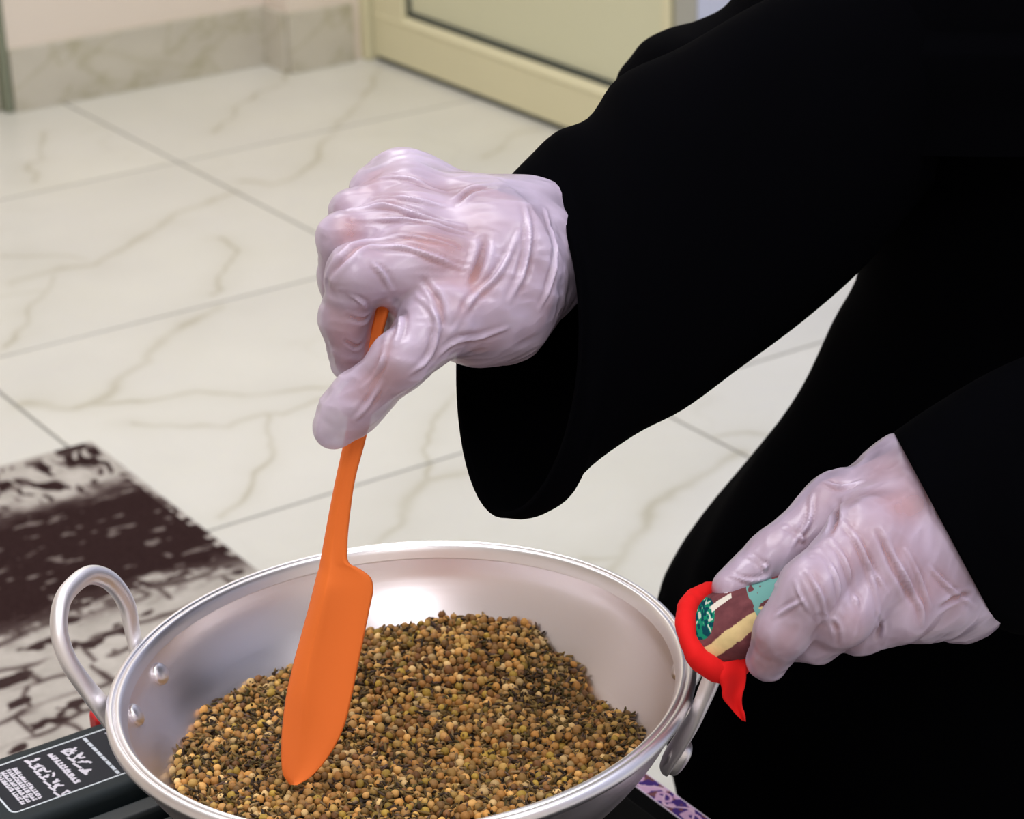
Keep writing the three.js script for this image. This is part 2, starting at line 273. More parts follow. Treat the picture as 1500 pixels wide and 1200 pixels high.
// ------------------------------------------------------------------ low table, its cloth, the stove
const TABLE = 0.25;
{
  const t = thing('low_table', 'low table under the black tablecloth, carrying the stove', 'table', [0.42, 0, -0.80]);
  const wood = mat(new THREE.Color(0.12, 0.07, 0.045), 0.5);
  obj('tabletop', box(-0.345, 0.345, TABLE - 0.028, TABLE - 0.003, -0.36, 0.36, 0.006), wood, t);
  for (const sx of [-1, 1]) for (const sz of [-1, 1]) obj('leg', box(sx * 0.31 - 0.022, sx * 0.31 + 0.022, 0.0115, TABLE - 0.028, sz * 0.32 - 0.022, sz * 0.32 + 0.022, 0.004), wood, t);
  const c = thing('tablecloth', 'black tablecloth with a purple flower border along its edge, beneath the stove', 'tablecloth', [0.42, 0, -0.80]);
  const black = mat(new THREE.Color(0.003, 0.003, 0.0035), 0.95, { specularIntensity: 0.1 });
  obj('cloth_panel', [box(-0.352, 0.335, TABLE - 0.0025, TABLE, -0.366, 0.366), box(0.3475, 0.3505, 0.10, TABLE - 0.004, -0.366, 0.366), box(-0.355, -0.352, 0.10, TABLE, -0.366, 0.366), box(-0.352, 0.348, 0.10, TABLE - 0.002, -0.3675, -0.3645), box(-0.352, 0.348, 0.10, TABLE - 0.002, 0.3645, 0.3675)], black, c);
  const border = dataTexture(128, 1024, (i, j) => {
    const u = i / 128 * 0.0185, v = j / 1024 * 0.73, a = vnoise(u * 170 + 3, v * 170), b = vnoise(u * 240 + 50, v * 240 + 9), e = Math.min(u, 0.0185 - u);
    if (e < 0.0011) return [232, 214, 236];
    const petal = Math.abs(Math.sin(v * 210) * 0.006 + 0.009 - u);
    const ring = Math.abs(Math.hypot((v % 0.03) - 0.015, (u - 0.009) * 1.2) - 0.0055);
    if (ring < 0.0014) return [214, 170, 206];
    if (petal < 0.0014) return [226, 190, 215];
    return a > 0.66 ? [216, 172, 208] : b > 0.68 ? [120, 66, 70] : [58, 14, 118];
  });
  const g = box(0.335, 0.3505, TABLE - 0.0025, TABLE + 0.0005, -0.366, 0.366), u = g.attributes.uv, p = g.attributes.position;
  for (let i = 0; i < u.count; i++) u.setXY(i, (p.getX(i) - 0.335) / 0.0155, (p.getZ(i) + 0.366) / 0.732);
  tag(obj('border', g, mat(0xffffff, 0.8, { map: border }), c), 'purple and pink flowered border strip');
}
const PAN = V(0.5455, 0.4396, -0.9282);
{
  const SX0 = 0.318, SX1 = 0.672, SZ0 = -1.1235, SZ1 = -0.785;
  const t = thing('gas_stove', 'black portable gas stove under the pan, with white printed notices on its back lid', 'stove', [0.495, TABLE, -0.954]);
  const o = t.position, L = (x0, x1, y0, y1, z0, z1, r) => box(x0 - o.x, x1 - o.x, y0 - o.y, y1 - o.y, z0 - o.z, z1 - o.z, r);
  const slate = mat(new THREE.Color(0.014, 0.020, 0.023), 0.5), dark = mat(new THREE.Color(0.003, 0.0033, 0.0036), 0.7, { specularIntensity: 0.25 }), steel = mat(new THREE.Color(0.02, 0.022, 0.025), 0.35, { metalness: 0.6 });
  obj('stove_body', [L(SX0, SX1, TABLE + 0.010, 0.332, SZ0 + 0.004, SZ1, 0.012)], dark, t);
  for (const sx of [-1, 1]) for (const sz of [-1, 1]) { const f = obj('foot', new THREE.CylinderGeometry(0.014, 0.011, 0.0115, 18), dark, t); f.position.set(sx * 0.14, 0.0062, sz * 0.13); }
  // lid strip with its print: border, divider and rows of small characters set across the strip
  const cv = document.createElement('canvas'); cv.width = 1400; cv.height = 300; const c = cv.getContext('2d'), PW = 0.354, PH = 0.0755, mx = (x) => (x - SX0) / PW * 1400, mz = (z) => (z - SZ0) / PH * 300;
  c.fillStyle = '#1d262a'; c.fillRect(0, 0, 1400, 300);
  c.fillStyle = '#273035'; for (let i = 0; i < 500; i++) c.fillRect(rnd() * 1400, rnd() * 300, 2, 2);
  c.fillStyle = '#1a1d26'; c.strokeStyle = '#d9dfe6'; c.lineWidth = 5; c.beginPath(); c.roundRect(mx(0.3625), mz(-1.1125), mx(0.640) - mx(0.3625), mz(-1.0605) - mz(-1.1125), 16); c.fill(); c.stroke();
  const stroke = (x, z, len, size, rows, weight) => {      // a run of characters from z on, rows stacked along x
    c.lineWidth = weight; c.strokeStyle = '#d8d3de';
    for (let r = 0; r < rows; r++) for (let q = 0; q < len; q += size * 0.8) {
      const X = mx(x) + r * size * 1.25, Z = mz(z) + q + rr(-2, 2);
      for (let k = 0; k < 3; k++) { c.beginPath(); c.moveTo(X + rr(0, size), Z + rr(0, size * 0.7)); c.quadraticCurveTo(X + rr(0, size), Z + rr(0, size * 0.7), X + rr(0, size), Z + rr(0, size * 0.7)); c.stroke(); }
      c.beginPath(); c.moveTo(X, Z); c.lineTo(X + size * 0.15, Z + size * 0.8); c.stroke();
    }
  };
  stroke(0.3705, -1.1055, 155, 11, 4, 4); stroke(0.3905, -1.1085, 180, 34, 1, 6.5); stroke(0.4045, -1.1070, 150, 15, 1, 6); stroke(0.4125, -1.1050, 110, 40, 1, 7);
  c.strokeStyle = '#cfd5de'; c.lineWidth = 9; c.setLineDash([22, 3]); c.beginPath(); c.moveTo(mx(0.4295), mz(-1.1105)); c.lineTo(mx(0.4295), mz(-1.062)); c.stroke(); c.setLineDash([]);
  stroke(0.4425, -1.1085, 40, 26, 1, 4); stroke(0.4425, -1.0960, 120, 18, 1, 4); stroke(0.455, -1.1055, 140, 14, 6, 3);
  const tx = new THREE.CanvasTexture(cv); tx.colorSpace = THREE.SRGBColorSpace;
  const lg = L(SX0, SX1, 0.318, 0.350, SZ0, SZ0 + PH, 0.006), u = lg.attributes.uv, p = lg.attributes.position;
  for (let i = 0; i < u.count; i++) u.setXY(i, (p.getX(i) + o.x - SX0) / PW, 1 - (p.getZ(i) + o.z - SZ0) / PH);
  obj('cartridge_lid', lg, mat(0xffffff, 0.6, { map: tx, specularIntensity: 0.5 }), t);
  obj('lid_rail', [L(SX0 + 0.004, SX1 - 0.004, 0.325, 0.342, SZ0 + PH + 0.005, SZ0 + PH + 0.020, 0.003), L(SX0 + 0.004, SX1 - 0.004, 0.325, 0.338, SZ0 + PH + 0.026, SZ0 + PH + 0.034, 0.002)], slate, t);
  const tray = new THREE.Shape(); const rb = (x0, x1, z0, z1, r, S) => { S.moveTo(x0 + r, z0); S.lineTo(x1 - r, z0); S.quadraticCurveTo(x1, z0, x1, z0 + r); S.lineTo(x1, z1 - r); S.quadraticCurveTo(x1, z1, x1 - r, z1); S.lineTo(x0 + r, z1); S.quadraticCurveTo(x0, z1, x0, z1 - r); S.lineTo(x0, z0 + r); S.quadraticCurveTo(x0, z0, x0 + r, z0); return S; };
  rb(SX0 + 0.01 - o.x, SX1 - 0.01 - o.x, -(SZ1 - 0.012 - o.z), -(SZ0 + PH + 0.04 - o.z), 0.02, tray); const hole = new THREE.Path(); hole.absarc(PAN.x - o.x, -(PAN.z - o.z), 0.07, 0, Math.PI * 2, true); tray.holes.push(hole);
  obj('drip_tray', new THREE.ExtrudeGeometry(tray, { depth: 0.006, bevelEnabled: true, bevelSize: 0.002, bevelThickness: 0.002, bevelSegments: 2, curveSegments: 32 }).rotateX(-Math.PI / 2).translate(0, 0.331 - o.y, 0), dark, t);
  const cx = PAN.x - o.x, cz = PAN.z - o.z;
  obj('burner', new THREE.LatheGeometry([[0, 0.060], [0.03, 0.064], [0.034, 0.070], [0.040, 0.074], [0.0, 0.086], [0.036, 0.088], [0.042, 0.084]].slice(0, 4).concat([[0.042, 0.081], [0.030, 0.085], [0, 0.0855]]).map(([r, y]) => new THREE.Vector2(r, y)), 40).translate(cx, 0, cz), steel, t);
  for (let k = 0; k < 4; k++) { const a = k * Math.PI / 2 + 0.5, g = tube([V(0.11, 0.085, 0), V(0.10, 0.0905, 0), V(0.085, 0.0935, 0), V(0.055, 0.0935, 0), V(0.045, 0.088, 0)], 0.0035, { seg: 24, rad: 8 }).rotateY(a).translate(cx, 0, cz); obj('pan_support', g, steel, t); }
  const kn = obj('knob', new THREE.LatheGeometry([[0, 0], [0.021, 0], [0.021, 0.004], [0.018, 0.016], [0.016, 0.018], [0, 0.018]].map(([r, y]) => new THREE.Vector2(r, y)), 32).rotateX(Math.PI / 2), dark, t); kn.position.set(0.11, 0.045, SZ1 - o.z);
  tag(obj('latch', L(0.443, 0.500, 0.331, 0.3535, SZ0 - 0.012, SZ0 + 0.003, 0.004), mat(new THREE.Color(0.62, 0.015, 0.02), 0.45), t), 'red latch tab behind the lid');
}

// ------------------------------------------------------------------ the pan
const panFrame = (() => {
  const n = V(-0.0245, 1, -0.0265).normalize(), a = V(0.7481, 0.0359, 0.6626); a.addScaledVector(n, -a.dot(n)).normalize(); const z = a.clone().cross(n).normalize();
  return { n, a, z, world: (x, y, q) => PAN.clone().addScaledVector(a, x).addScaledVector(n, y).addScaledVector(z, q) };
})();
const PROFILE = [[0, 0.1545], [0.01, 0.1525], [0.02, 0.149], [0.04, 0.136], [0.06, 0.117], [0.075, 0.092], [0.083, 0.065], [0.0865, 0.035], [0.0875, 0]];   // depth below the rim, inner radius
const innerR = (h) => { for (let i = 1; i < PROFILE.length; i++) if (h <= PROFILE[i][0]) { const [a, b] = [PROFILE[i - 1], PROFILE[i]]; return lerp(a[1], b[1], (h - a[0]) / (b[0] - a[0])); } return 0; };
const innerH = (r) => { for (let i = 1; i < PROFILE.length; i++) if (r >= PROFILE[i][1]) { const [a, b] = [PROFILE[i - 1], PROFILE[i]]; return lerp(a[0], b[0], clamp((r - a[1]) / (b[1] - a[1]), 0, 1)); } return PROFILE[PROFILE.length - 1][0]; };
{
  const t = thing('frying_pan', 'round deep aluminium pan with two loop handles, full of roasting seeds', 'pan', PAN.toArray());
  t.quaternion.setFromRotationMatrix(new THREE.Matrix4().makeBasis(panFrame.a, panFrame.n, panFrame.z));
  const bump = dataTexture(256, 512, (i, j) => { const a = vnoise(i * 0.05, j * 0.9), b = fbm(i * 0.06, j * 0.06, 4); const v = 120 + (a - 0.5) * 40 + (b - 0.5) * 120; return [v, v, v]; }, false);
  const rough = dataTexture(256, 256, (i, j) => { const v = 92 + (fbm(i * 0.03, j * 0.08, 4) - 0.5) * 50; return [v, v, v]; }, false);
  const alu = mat(new THREE.Color(0.90, 0.85, 0.885), 1, { metalness: 1, roughnessMap: rough, bumpMap: bump, bumpScale: 0.00012 });
  const bright = mat(new THREE.Color(0.93, 0.91, 0.94), 0.36, { metalness: 1 });
  const satin = mat(new THREE.Color(0.94, 0.92, 0.95), 0.47, { metalness: 1 });
  const inn = new THREE.CatmullRomCurve3(PROFILE.map(([h, r]) => V(r, -h, 0)), false, 'centripetal').getPoints(60), pts = [];
  for (const p of inn.slice().reverse()) pts.push(new THREE.Vector2(Math.max(p.x, 0), p.y));                // centre to rim, inside
  const outer = inn.map((p, i) => { const a = inn[Math.max(0, i - 1)], b = inn[Math.min(inn.length - 1, i + 1)], n = V(b.y - a.y, -(b.x - a.x), 0).normalize(); if (n.x < 0 || (n.x === 0 && n.y > 0)) n.negate(); return new THREE.Vector2(Math.max(p.x + Math.abs(n.x) * 0.0026, 0), p.y - Math.abs(n.y) * 0.0026); });
  for (const p of outer) pts.push(p);
  pts[pts.length - 1].x = 0;
  obj('bowl', new THREE.LatheGeometry(pts.reverse(), 160), alu, t);
  // rolled rim: a flat lip inside, a round bead outside
  const rim = [[0.1505, -0.0062], [0.1530, -0.0005], [0.1545, 0.0010], [0.1562, 0.0008], [0.1572, 0.0002], [0.1582, 0.0012], [0.1600, 0.0010], [0.1616, -0.0008], [0.1621, -0.0034], [0.1610, -0.0060], [0.1588, -0.0071], [0.1560, -0.0066], [0.1535, -0.0080], [0.1505, -0.0062]];
  obj('rim', new THREE.LatheGeometry(new THREE.CatmullRomCurve3(rim.map(([r, y]) => V(r, y, 0)), false, 'centripetal').getPoints(70).map((p) => new THREE.Vector2(p.x, p.y)).reverse(), 180), bright, t);
  const HP = [[0.1445, -0.045, 0.021], [0.1490, -0.036, 0.0225], [0.1555, -0.024, 0.0245], [0.1615, -0.012, 0.0265], [0.1665, 0.004, 0.0285], [0.1715, 0.022, 0.0290], [0.1765, 0.038, 0.0250], [0.1800, 0.049, 0.0140], [0.1810, 0.0515, 0]];
  for (const s of [-1, 1]) {
    const bend = (x, y, z) => { const k = sstep(y, -0.02, 0.03); return V(s * (x + (s < 0 ? 0.24 : 0.10) * z * k), y, s < 0 ? z * 1.16 - 0.0055 : z); };
    const path = [...HP.map(([x, y, z]) => bend(x, y, z)), ...HP.slice(0, -1).reverse().map(([x, y, z]) => bend(x, y, -z))];
    const curve = new THREE.CatmullRomCurve3(path, false, 'centripetal'), fr = [], N = 96;
    for (let i = 0; i <= N; i++) {
      const k = i / N, p = curve.getPointAt(k), tg = curve.getTangentAt(k), out = V(s, 0.35, 0).addScaledVector(tg, -tg.dot(V(s, 0.35, 0))).normalize(), sd = tg.clone().cross(out).normalize(), end = Math.min(k, 1 - k), flat = 1 - sstep(end, 0.06, 0.30);
      const a = lerp(0.0049, 0.0026, flat), b = lerp(0.0056, 0.0098, flat) * (end < 0.012 ? 0.6 + end * 33 : 1), ring = [];
      for (let j = 0; j < 18; j++) { const w = j / 18 * Math.PI * 2; ring.push(p.clone().addScaledVector(out, Math.cos(w) * a).addScaledVector(sd, Math.sin(w) * b)); }
      fr.push(ring);
    }
    const h = obj('handle', skin(fr), satin, t);
    for (const q of [-1, 1]) {
      { const g = new THREE.SphereGeometry(1, 24, 18), p = g.attributes.position; for (let i = 0; i < p.count; i++) { const x = p.getX(i), y = p.getY(i), z = p.getZ(i), k = Math.pow(Math.pow(Math.abs(x), 3) + Math.pow(Math.abs(y), 3) + Math.pow(Math.abs(z), 3), -1 / 3); p.setXYZ(i, x * k * 0.0058, y * k * 0.0105, z * k * 0.0078); } g.computeVertexNormals(); g.rotateZ(-s * 0.55).translate(s * 0.1520, -0.0375, 0.0215 * q - (s < 0 ? 0.005 : 0)); obj('lug', g, satin, h); }
      const dome = [[0, 0.0030], [0.0034, 0.0028], [0.0056, 0.0020], [0.0066, 0.0006], [0.0068, -0.002], [0, -0.002]].map(([r, y]) => new THREE.Vector2(r, y));
      for (const inside of [true, false]) {
        const hh = inside ? (s < 0 ? 0.0178 : 0.0085) : 0.036, r0 = inside ? (s < 0 ? 0.1492 : 0.1530) : 0.1510, ang = Math.asin((0.0225 * q - (s < 0 ? 0.005 : 0)) / r0), g = new THREE.LatheGeometry(dome.slice().reverse(), 24);
        g.applyQuaternion(new THREE.Quaternion().setFromUnitVectors(V(0, 1, 0), V(inside ? -s * Math.cos(ang) : s * Math.cos(ang), inside ? 0.5 : -0.5, (inside ? -1 : 1) * Math.sin(ang)).normalize()));
        g.translate(s * Math.cos(ang) * r0, -hh, Math.sin(ang) * r0);
        obj('rivet', g, bright, h);
      }
    }
  }
}

// ------------------------------------------------------------------ seeds
{
  // height of the heap over the pan's own floor plan (x, z in the pan's frame, y below the rim)
  const K = [[-0.1298, -0.0453, 0.0175], [-0.1247, -0.0481, -0.0309], [-0.1075, -0.0482, -0.0702], [-0.0928, -0.0489, -0.0877], [-0.0449, -0.0436, -0.1249], [-0.004, -0.040, -0.1361], [0.0215, -0.0375, -0.1362], [0.0476, -0.038, -0.1288], [0.0789, -0.0467, -0.1031], [0.1023, -0.0561, -0.0644], [0.13, -0.0456, -0.0137],
    [0.125, -0.044, 0.045], [0.06, -0.042, 0.118], [-0.03, -0.043, 0.13], [-0.10, -0.045, 0.085], [0, -0.047, 0], [0.03, -0.049, -0.045], [-0.02, -0.040, -0.095], [-0.07, -0.044, -0.03], [0.07, -0.050, 0.0], [0.0, -0.044, 0.07], [0.02, -0.037, -0.11]];
  const height = (x, z) => { let s = 0, w = 0; for (const [a, y, b] of K) { const d = 1 / (Math.pow((x - a) ** 2 + (z - b) ** 2, 1.5) + 2e-6); s += y * d; w += d; } return s / w + (fbm(x * 60 + 9, z * 60 + 4, 3) - 0.5) * 0.006; };
  const W = panFrame.world, q = new THREE.Quaternion().setFromRotationMatrix(new THREE.Matrix4().makeBasis(panFrame.a, panFrame.n, panFrame.z));
  const fits = (x, y, z, pad) => Math.hypot(x, z) < innerR(-y) - pad;
  const bedPos = [], bedIdx = [], NB = 60, NA = 96;
  // the packed inside of the heap, following the pan's wall
  for (let i = 0; i <= NB; i++) for (let j = 0; j <= NA; j++) {
    const a = j / NA * Math.PI * 2; let r = 0.158 * i / NB, x, z, y; for (;;) { x = r * Math.cos(a); z = r * Math.sin(a); y = height(x, z) - 0.0022; if (r < 0.002 || Math.hypot(x, z) < innerR(-y) - 0.0005) break; r -= 0.001; }
    bedPos.push(x, y, z);
  }
  for (let i = 0; i < NB; i++) for (let j = 0; j < NA; j++) { const a = i * (NA + 1) + j, b = a + 1, c = a + NA + 1, d = c + 1; bedIdx.push(a, b, c, b, d, c); }
  const bg = new THREE.BufferGeometry(); bg.setAttribute('position', new THREE.Float32BufferAttribute(bedPos, 3)); bg.setIndex(bedIdx); bg.computeVertexNormals();
  const heap = (name, label) => { const t = new THREE.Group(); t.name = name; t.position.copy(PAN); t.quaternion.copy(q); t.userData = { label, category: 'seeds', kind: 'stuff' }; scene.add(t); return t; };
  const A = heap('coriander_seeds', 'round tan coriander seeds heaped in the aluminium pan'), B = heap('cumin_seeds', 'thin dark cumin seeds mixed among the coriander in the pan');
  obj('seed_bed', bg, mat(new THREE.Color(0.045, 0.032, 0.017), 0.9), B);
  const ball = new THREE.SphereGeometry(1, 14, 10); { const p = ball.attributes.position; for (let i = 0; i < p.count; i++) { const x = p.getX(i), y = p.getY(i), z = p.getZ(i), k = 1 + 0.03 * Math.cos(Math.atan2(z, x) * 7) * (1 - y * y) + (y > 0.93 ? 0.10 : 0); p.setXYZ(i, x * k, y * k, z * k); } ball.computeVertexNormals(); }
  const grain = new THREE.LatheGeometry([[0, -1], [0.10, -0.93], [0.30, -0.6], [0.36, 0], [0.28, 0.6], [0.09, 0.93], [0, 1]].map(([r, y]) => new THREE.Vector2(r, y)), 7);
  const pick = (list) => list[Math.floor(rnd() * list.length)];
  const tans = [[192, 140, 74], [178, 126, 66], [212, 162, 94], [164, 116, 60], [194, 154, 84], [152, 116, 62], [188, 142, 84], [170, 138, 60], [214, 178, 120], [146, 108, 62], [128, 88, 52]], darks = [[104, 82, 48], [84, 66, 38], [122, 98, 56], [66, 50, 34], [132, 106, 60], [98, 78, 66], [84, 72, 36], [142, 116, 80], [54, 42, 32]];
  const place = (n, make) => { const out = []; let guard = 0; while (out.length < n && guard++ < n * 12) { const a = rnd() * Math.PI * 2, r = 0.155 * Math.sqrt(rnd()), x = r * Math.cos(a), z = r * Math.sin(a), o = make(x, z); if (o) out.push(o); } return out; };
  const cuminShare = (x, z) => sstep(fbm(x * 28 + 3, z * 28 + 8, 3), 0.38, 0.66);
  const cell = new Map(), gap = 0.0041;
  const roomy = (x, y, z, d) => { const i = Math.floor(x / gap), j = Math.floor(y / gap), k = Math.floor(z / gap); for (let a = -1; a <= 1; a++) for (let b = -1; b <= 1; b++) for (let c = -1; c <= 1; c++) for (const p of cell.get((i + a) * 1e6 + (j + b) * 1e3 + k + c) ?? []) if ((p[0] - x) ** 2 + (p[1] - y) ** 2 + (p[2] - z) ** 2 < d * d) return false; const key = i * 1e6 + j * 1e3 + k; (cell.get(key) ?? cell.set(key, []).get(key)).push([x, y, z]); return true; };
  const balls = place(5200, (x, z) => { const s = rr(0.0019, 0.00285), y = height(x, z) + rr(-0.0026, 0.0014); if (rnd() < 0.12 + cuminShare(x, z) * 0.6 || !fits(x, y, z, s * 0.8) || !roomy(x, y, z, s * 1.62)) return null; return [x, y, z, s]; });
  const grains = place(7500, (x, z) => { const s = rr(0.0022, 0.0034), y = height(x, z) + rr(-0.0012, 0.0020); if (rnd() > 0.35 + cuminShare(x, z) * 0.65 || !fits(x, y, z, s * 0.5)) return null; return [x, y, z, s]; });
  const D = new THREE.Object3D(), C = new THREE.Color();
  const inst = (name, geo, list, colors, material, parent, set) => {
    const m = new THREE.InstancedMesh(geo, material, list.length); m.name = name; m.castShadow = m.receiveShadow = true;
    list.forEach(([x, y, z, s], i) => { D.position.set(x, y, z); set(D, s); D.updateMatrix(); m.setMatrixAt(i, D.matrix); const c = pick(colors), k = rr(0.8, 1.14); C.setRGB(clamp(c[0] * k / 255, 0, 1), clamp(c[1] * k / 255, 0, 1), clamp(c[2] * k / 255, 0, 1), THREE.SRGBColorSpace); m.setColorAt(i, C); });
    parent.add(m);
  };
  inst('round_seeds', ball, balls, tans, mat(0xffffff, 0.55, { specularIntensity: 0.5 }), A, (d, s) => { d.rotation.set(rr(0, 6.3), rr(0, 6.3), rr(0, 6.3)); d.scale.set(s, s * rr(0.98, 1.18), s); });
  inst('long_seeds', grain, grains, darks, mat(0xffffff, 0.65, { specularIntensity: 0.4 }), B, (d, s) => { d.rotation.set(rr(0, 6.3), rr(0, 6.3), Math.PI / 2 + rr(-0.5, 0.5)); d.scale.set(s * 0.78, s, s * 0.78); });
}

// ------------------------------------------------------------------ spatula
{
  // rows from the tip to the handle's end: left edge, right edge (photo points), distance, ridge place across (0..1), ridge height, edge thickness (m)
  const R = [[424, 1149, 436, 1150, 1.206, 0.5, 0.0015, 0.0012], [415, 1136, 455, 1139, 1.205, 0.42, 0.002, 0.0013], [412, 1112, 482, 1108, 1.203, 0.38, 0.0028, 0.0015], [413, 1070, 503, 1068, 1.200, 0.34, 0.0034, 0.0016], [419, 1020, 516, 1018, 1.197, 0.30, 0.0038, 0.0018], [429, 975, 525, 973, 1.194, 0.27, 0.0042, 0.002], [441, 930, 534, 930, 1.191, 0.25, 0.0046, 0.0022], [452, 890, 542, 890, 1.188, 0.24, 0.005, 0.0024], [459, 862, 547, 862, 1.186, 0.24, 0.0052, 0.0026], [464, 842, 543, 846, 1.185, 0.25, 0.0054, 0.0028], [467, 833, 528, 834, 1.1845, 0.30, 0.0056, 0.003], [469, 822, 511, 824, 1.184, 0.40, 0.0056, 0.0036], [473, 800, 509, 800, 1.1825, 0.42, 0.0056, 0.004], [483, 745, 514, 745, 1.179, 0.42, 0.0055, 0.0042], [492, 700, 521, 700, 1.1765, 0.42, 0.0054, 0.0042], [505, 640, 537, 640, 1.173, 0.42, 0.0053, 0.0042], [514, 590, 548, 590, 1.1705, 0.42, 0.0052, 0.0042], [523, 535, 552, 541, 1.168, 0.42, 0.005, 0.004], [537, 480, 562, 487, 1.165, 0.42, 0.0048, 0.004], [551, 428, 576, 434, 1.163, 0.42, 0.0046, 0.0038], [566, 372, 588, 378, 1.162, 0.45, 0.004, 0.003], [571, 358, 583, 362, 1.162, 0.5, 0.002, 0.0016]];
  const keys = R.map(([xl, yl, xr, yr, d, k, hgt0, e]) => {
    const hgt = hgt0 * (1 + 0.9 * sstep(yl, 800, 880) * (1 - sstep(yl, 1010, 1100)));
    const l = at(xl, yl, d + 0.004), r = at(xr, yr, d - 0.002), n = BACK.clone(), ring = [], pt = (u, h) => l.clone().lerp(r, u).addScaledVector(n, h);
    for (const [u, h] of [[0, 0], [0.03, e * 0.7], [k * 0.4, (e + hgt) * 0.5], [k * 0.85, hgt * 0.97], [k, hgt], [k + (1 - k) * 0.12, hgt * 0.86], [k + (1 - k) * 0.35, e * 0.75 + hgt * 0.22], [0.82, e * 0.9], [0.96, e * 0.7], [1, 0], [0.96, -e * 0.6], [0.7, -e], [0.3, -e], [0.04, -e * 0.6]]) ring.push(pt(u, h));
    return ring;
  });
  const base = at(430, 1140, 1.206), g = skin(smoothRings(keys, 4)).translate(-base.x, -base.y, -base.z);
  const s = obj('spatula', g, mat(new THREE.Color(0.96, 0.205, 0.035), 0.5, { specularIntensity: 0.45 })); s.position.copy(base);
  tag(s, 'orange silicone spatula held upright in the gloved hand, its blade in the seeds', 'spatula');
}

// ------------------------------------------------------------------ the person
const toBones = (list) => list.map(([a, b]) => [at(a[0], a[1], a[2]), at(b[0], b[1], b[2]), a[3], b[3]]);
const RH = (() => {
  const w = { i: [745, 412, 1.185, 0.026], m: [750, 388, 1.20, 0.026], r: [755, 368, 1.215, 0.025], p: [758, 352, 1.23, 0.024], t: [735, 440, 1.180, 0.027], k: [622, 388, 1.158, 0.0175], k2: [607, 336, 1.178, 0.018], k3: [597, 300, 1.197, 0.017], k4: [592, 276, 1.215, 0.0155] };
  const fingers = [
    [w.i, w.k], [w.m, w.k2], [w.r, w.k3], [w.p, w.k4],
    [w.k, [524, 400, 1.146, 0.0142]], [[524, 400, 1.146, 0.0142], [503, 468, 1.160, 0.0114]], [[507, 468, 1.158, 0.0116], [513, 530, 1.172, 0.0092]],
    [w.k2, [505, 350, 1.166, 0.0126]], [[505, 350, 1.166, 0.0126], [500, 412, 1.181, 0.0108]], [[500, 412, 1.181, 0.0108], [515, 462, 1.193, 0.009]],
    [w.k3, [520, 312, 1.188, 0.0116]], [[520, 312, 1.188, 0.0116], [512, 380, 1.203, 0.010]], [[512, 380, 1.203, 0.010], [528, 425, 1.208, 0.009]],
    [w.k4, [548, 283, 1.208, 0.0112]], [[548, 283, 1.208, 0.0112], [530, 345, 1.218, 0.0095]], [[530, 345, 1.218, 0.0095], [545, 385, 1.22, 0.0085]],
    [w.t, [652, 466, 1.148, 0.0175]], [[652, 466, 1.148, 0.0175], [585, 530, 1.139, 0.0137]], [[585, 530, 1.139, 0.0137], [524, 588, 1.146, 0.0112]],
    [[766, 380, 1.208, 0.024], [715, 395, 1.19, 0.030]], [[640, 420, 1.165, 0.018], [700, 450, 1.17, 0.024]], [[614, 412, 1.170, 0.011], [622, 470, 1.167, 0.0125]], [[584, 418, 1.190, 0.009], [594, 480, 1.188, 0.011]],
  ];
  const extra = [[[733, 386, 1.194, 0.0395], [766, 380, 1.204, 0.0262]], [[772, 345, 1.208, 0.0235], [786, 402, 1.206, 0.0195]], [[690, 330, 1.20, 0.021], [770, 330, 1.215, 0.022]], [[700, 490, 1.175, 0.012], [740, 480, 1.19, 0.014]], [[524, 588, 1.146, 0.0112], [494, 620, 1.150, 0.0076]], [[496, 614, 1.150, 0.0072], [484, 630, 1.151, 0.0045]], [[578, 245, 1.215, 0.004], [620, 262, 1.213, 0.006]]];
  return { fingers: toBones(fingers), digits: toBones(fingers.slice(4, 19)), palm: toBones([...fingers.slice(0, 4), ...fingers.slice(19), ...extra]) };
})();
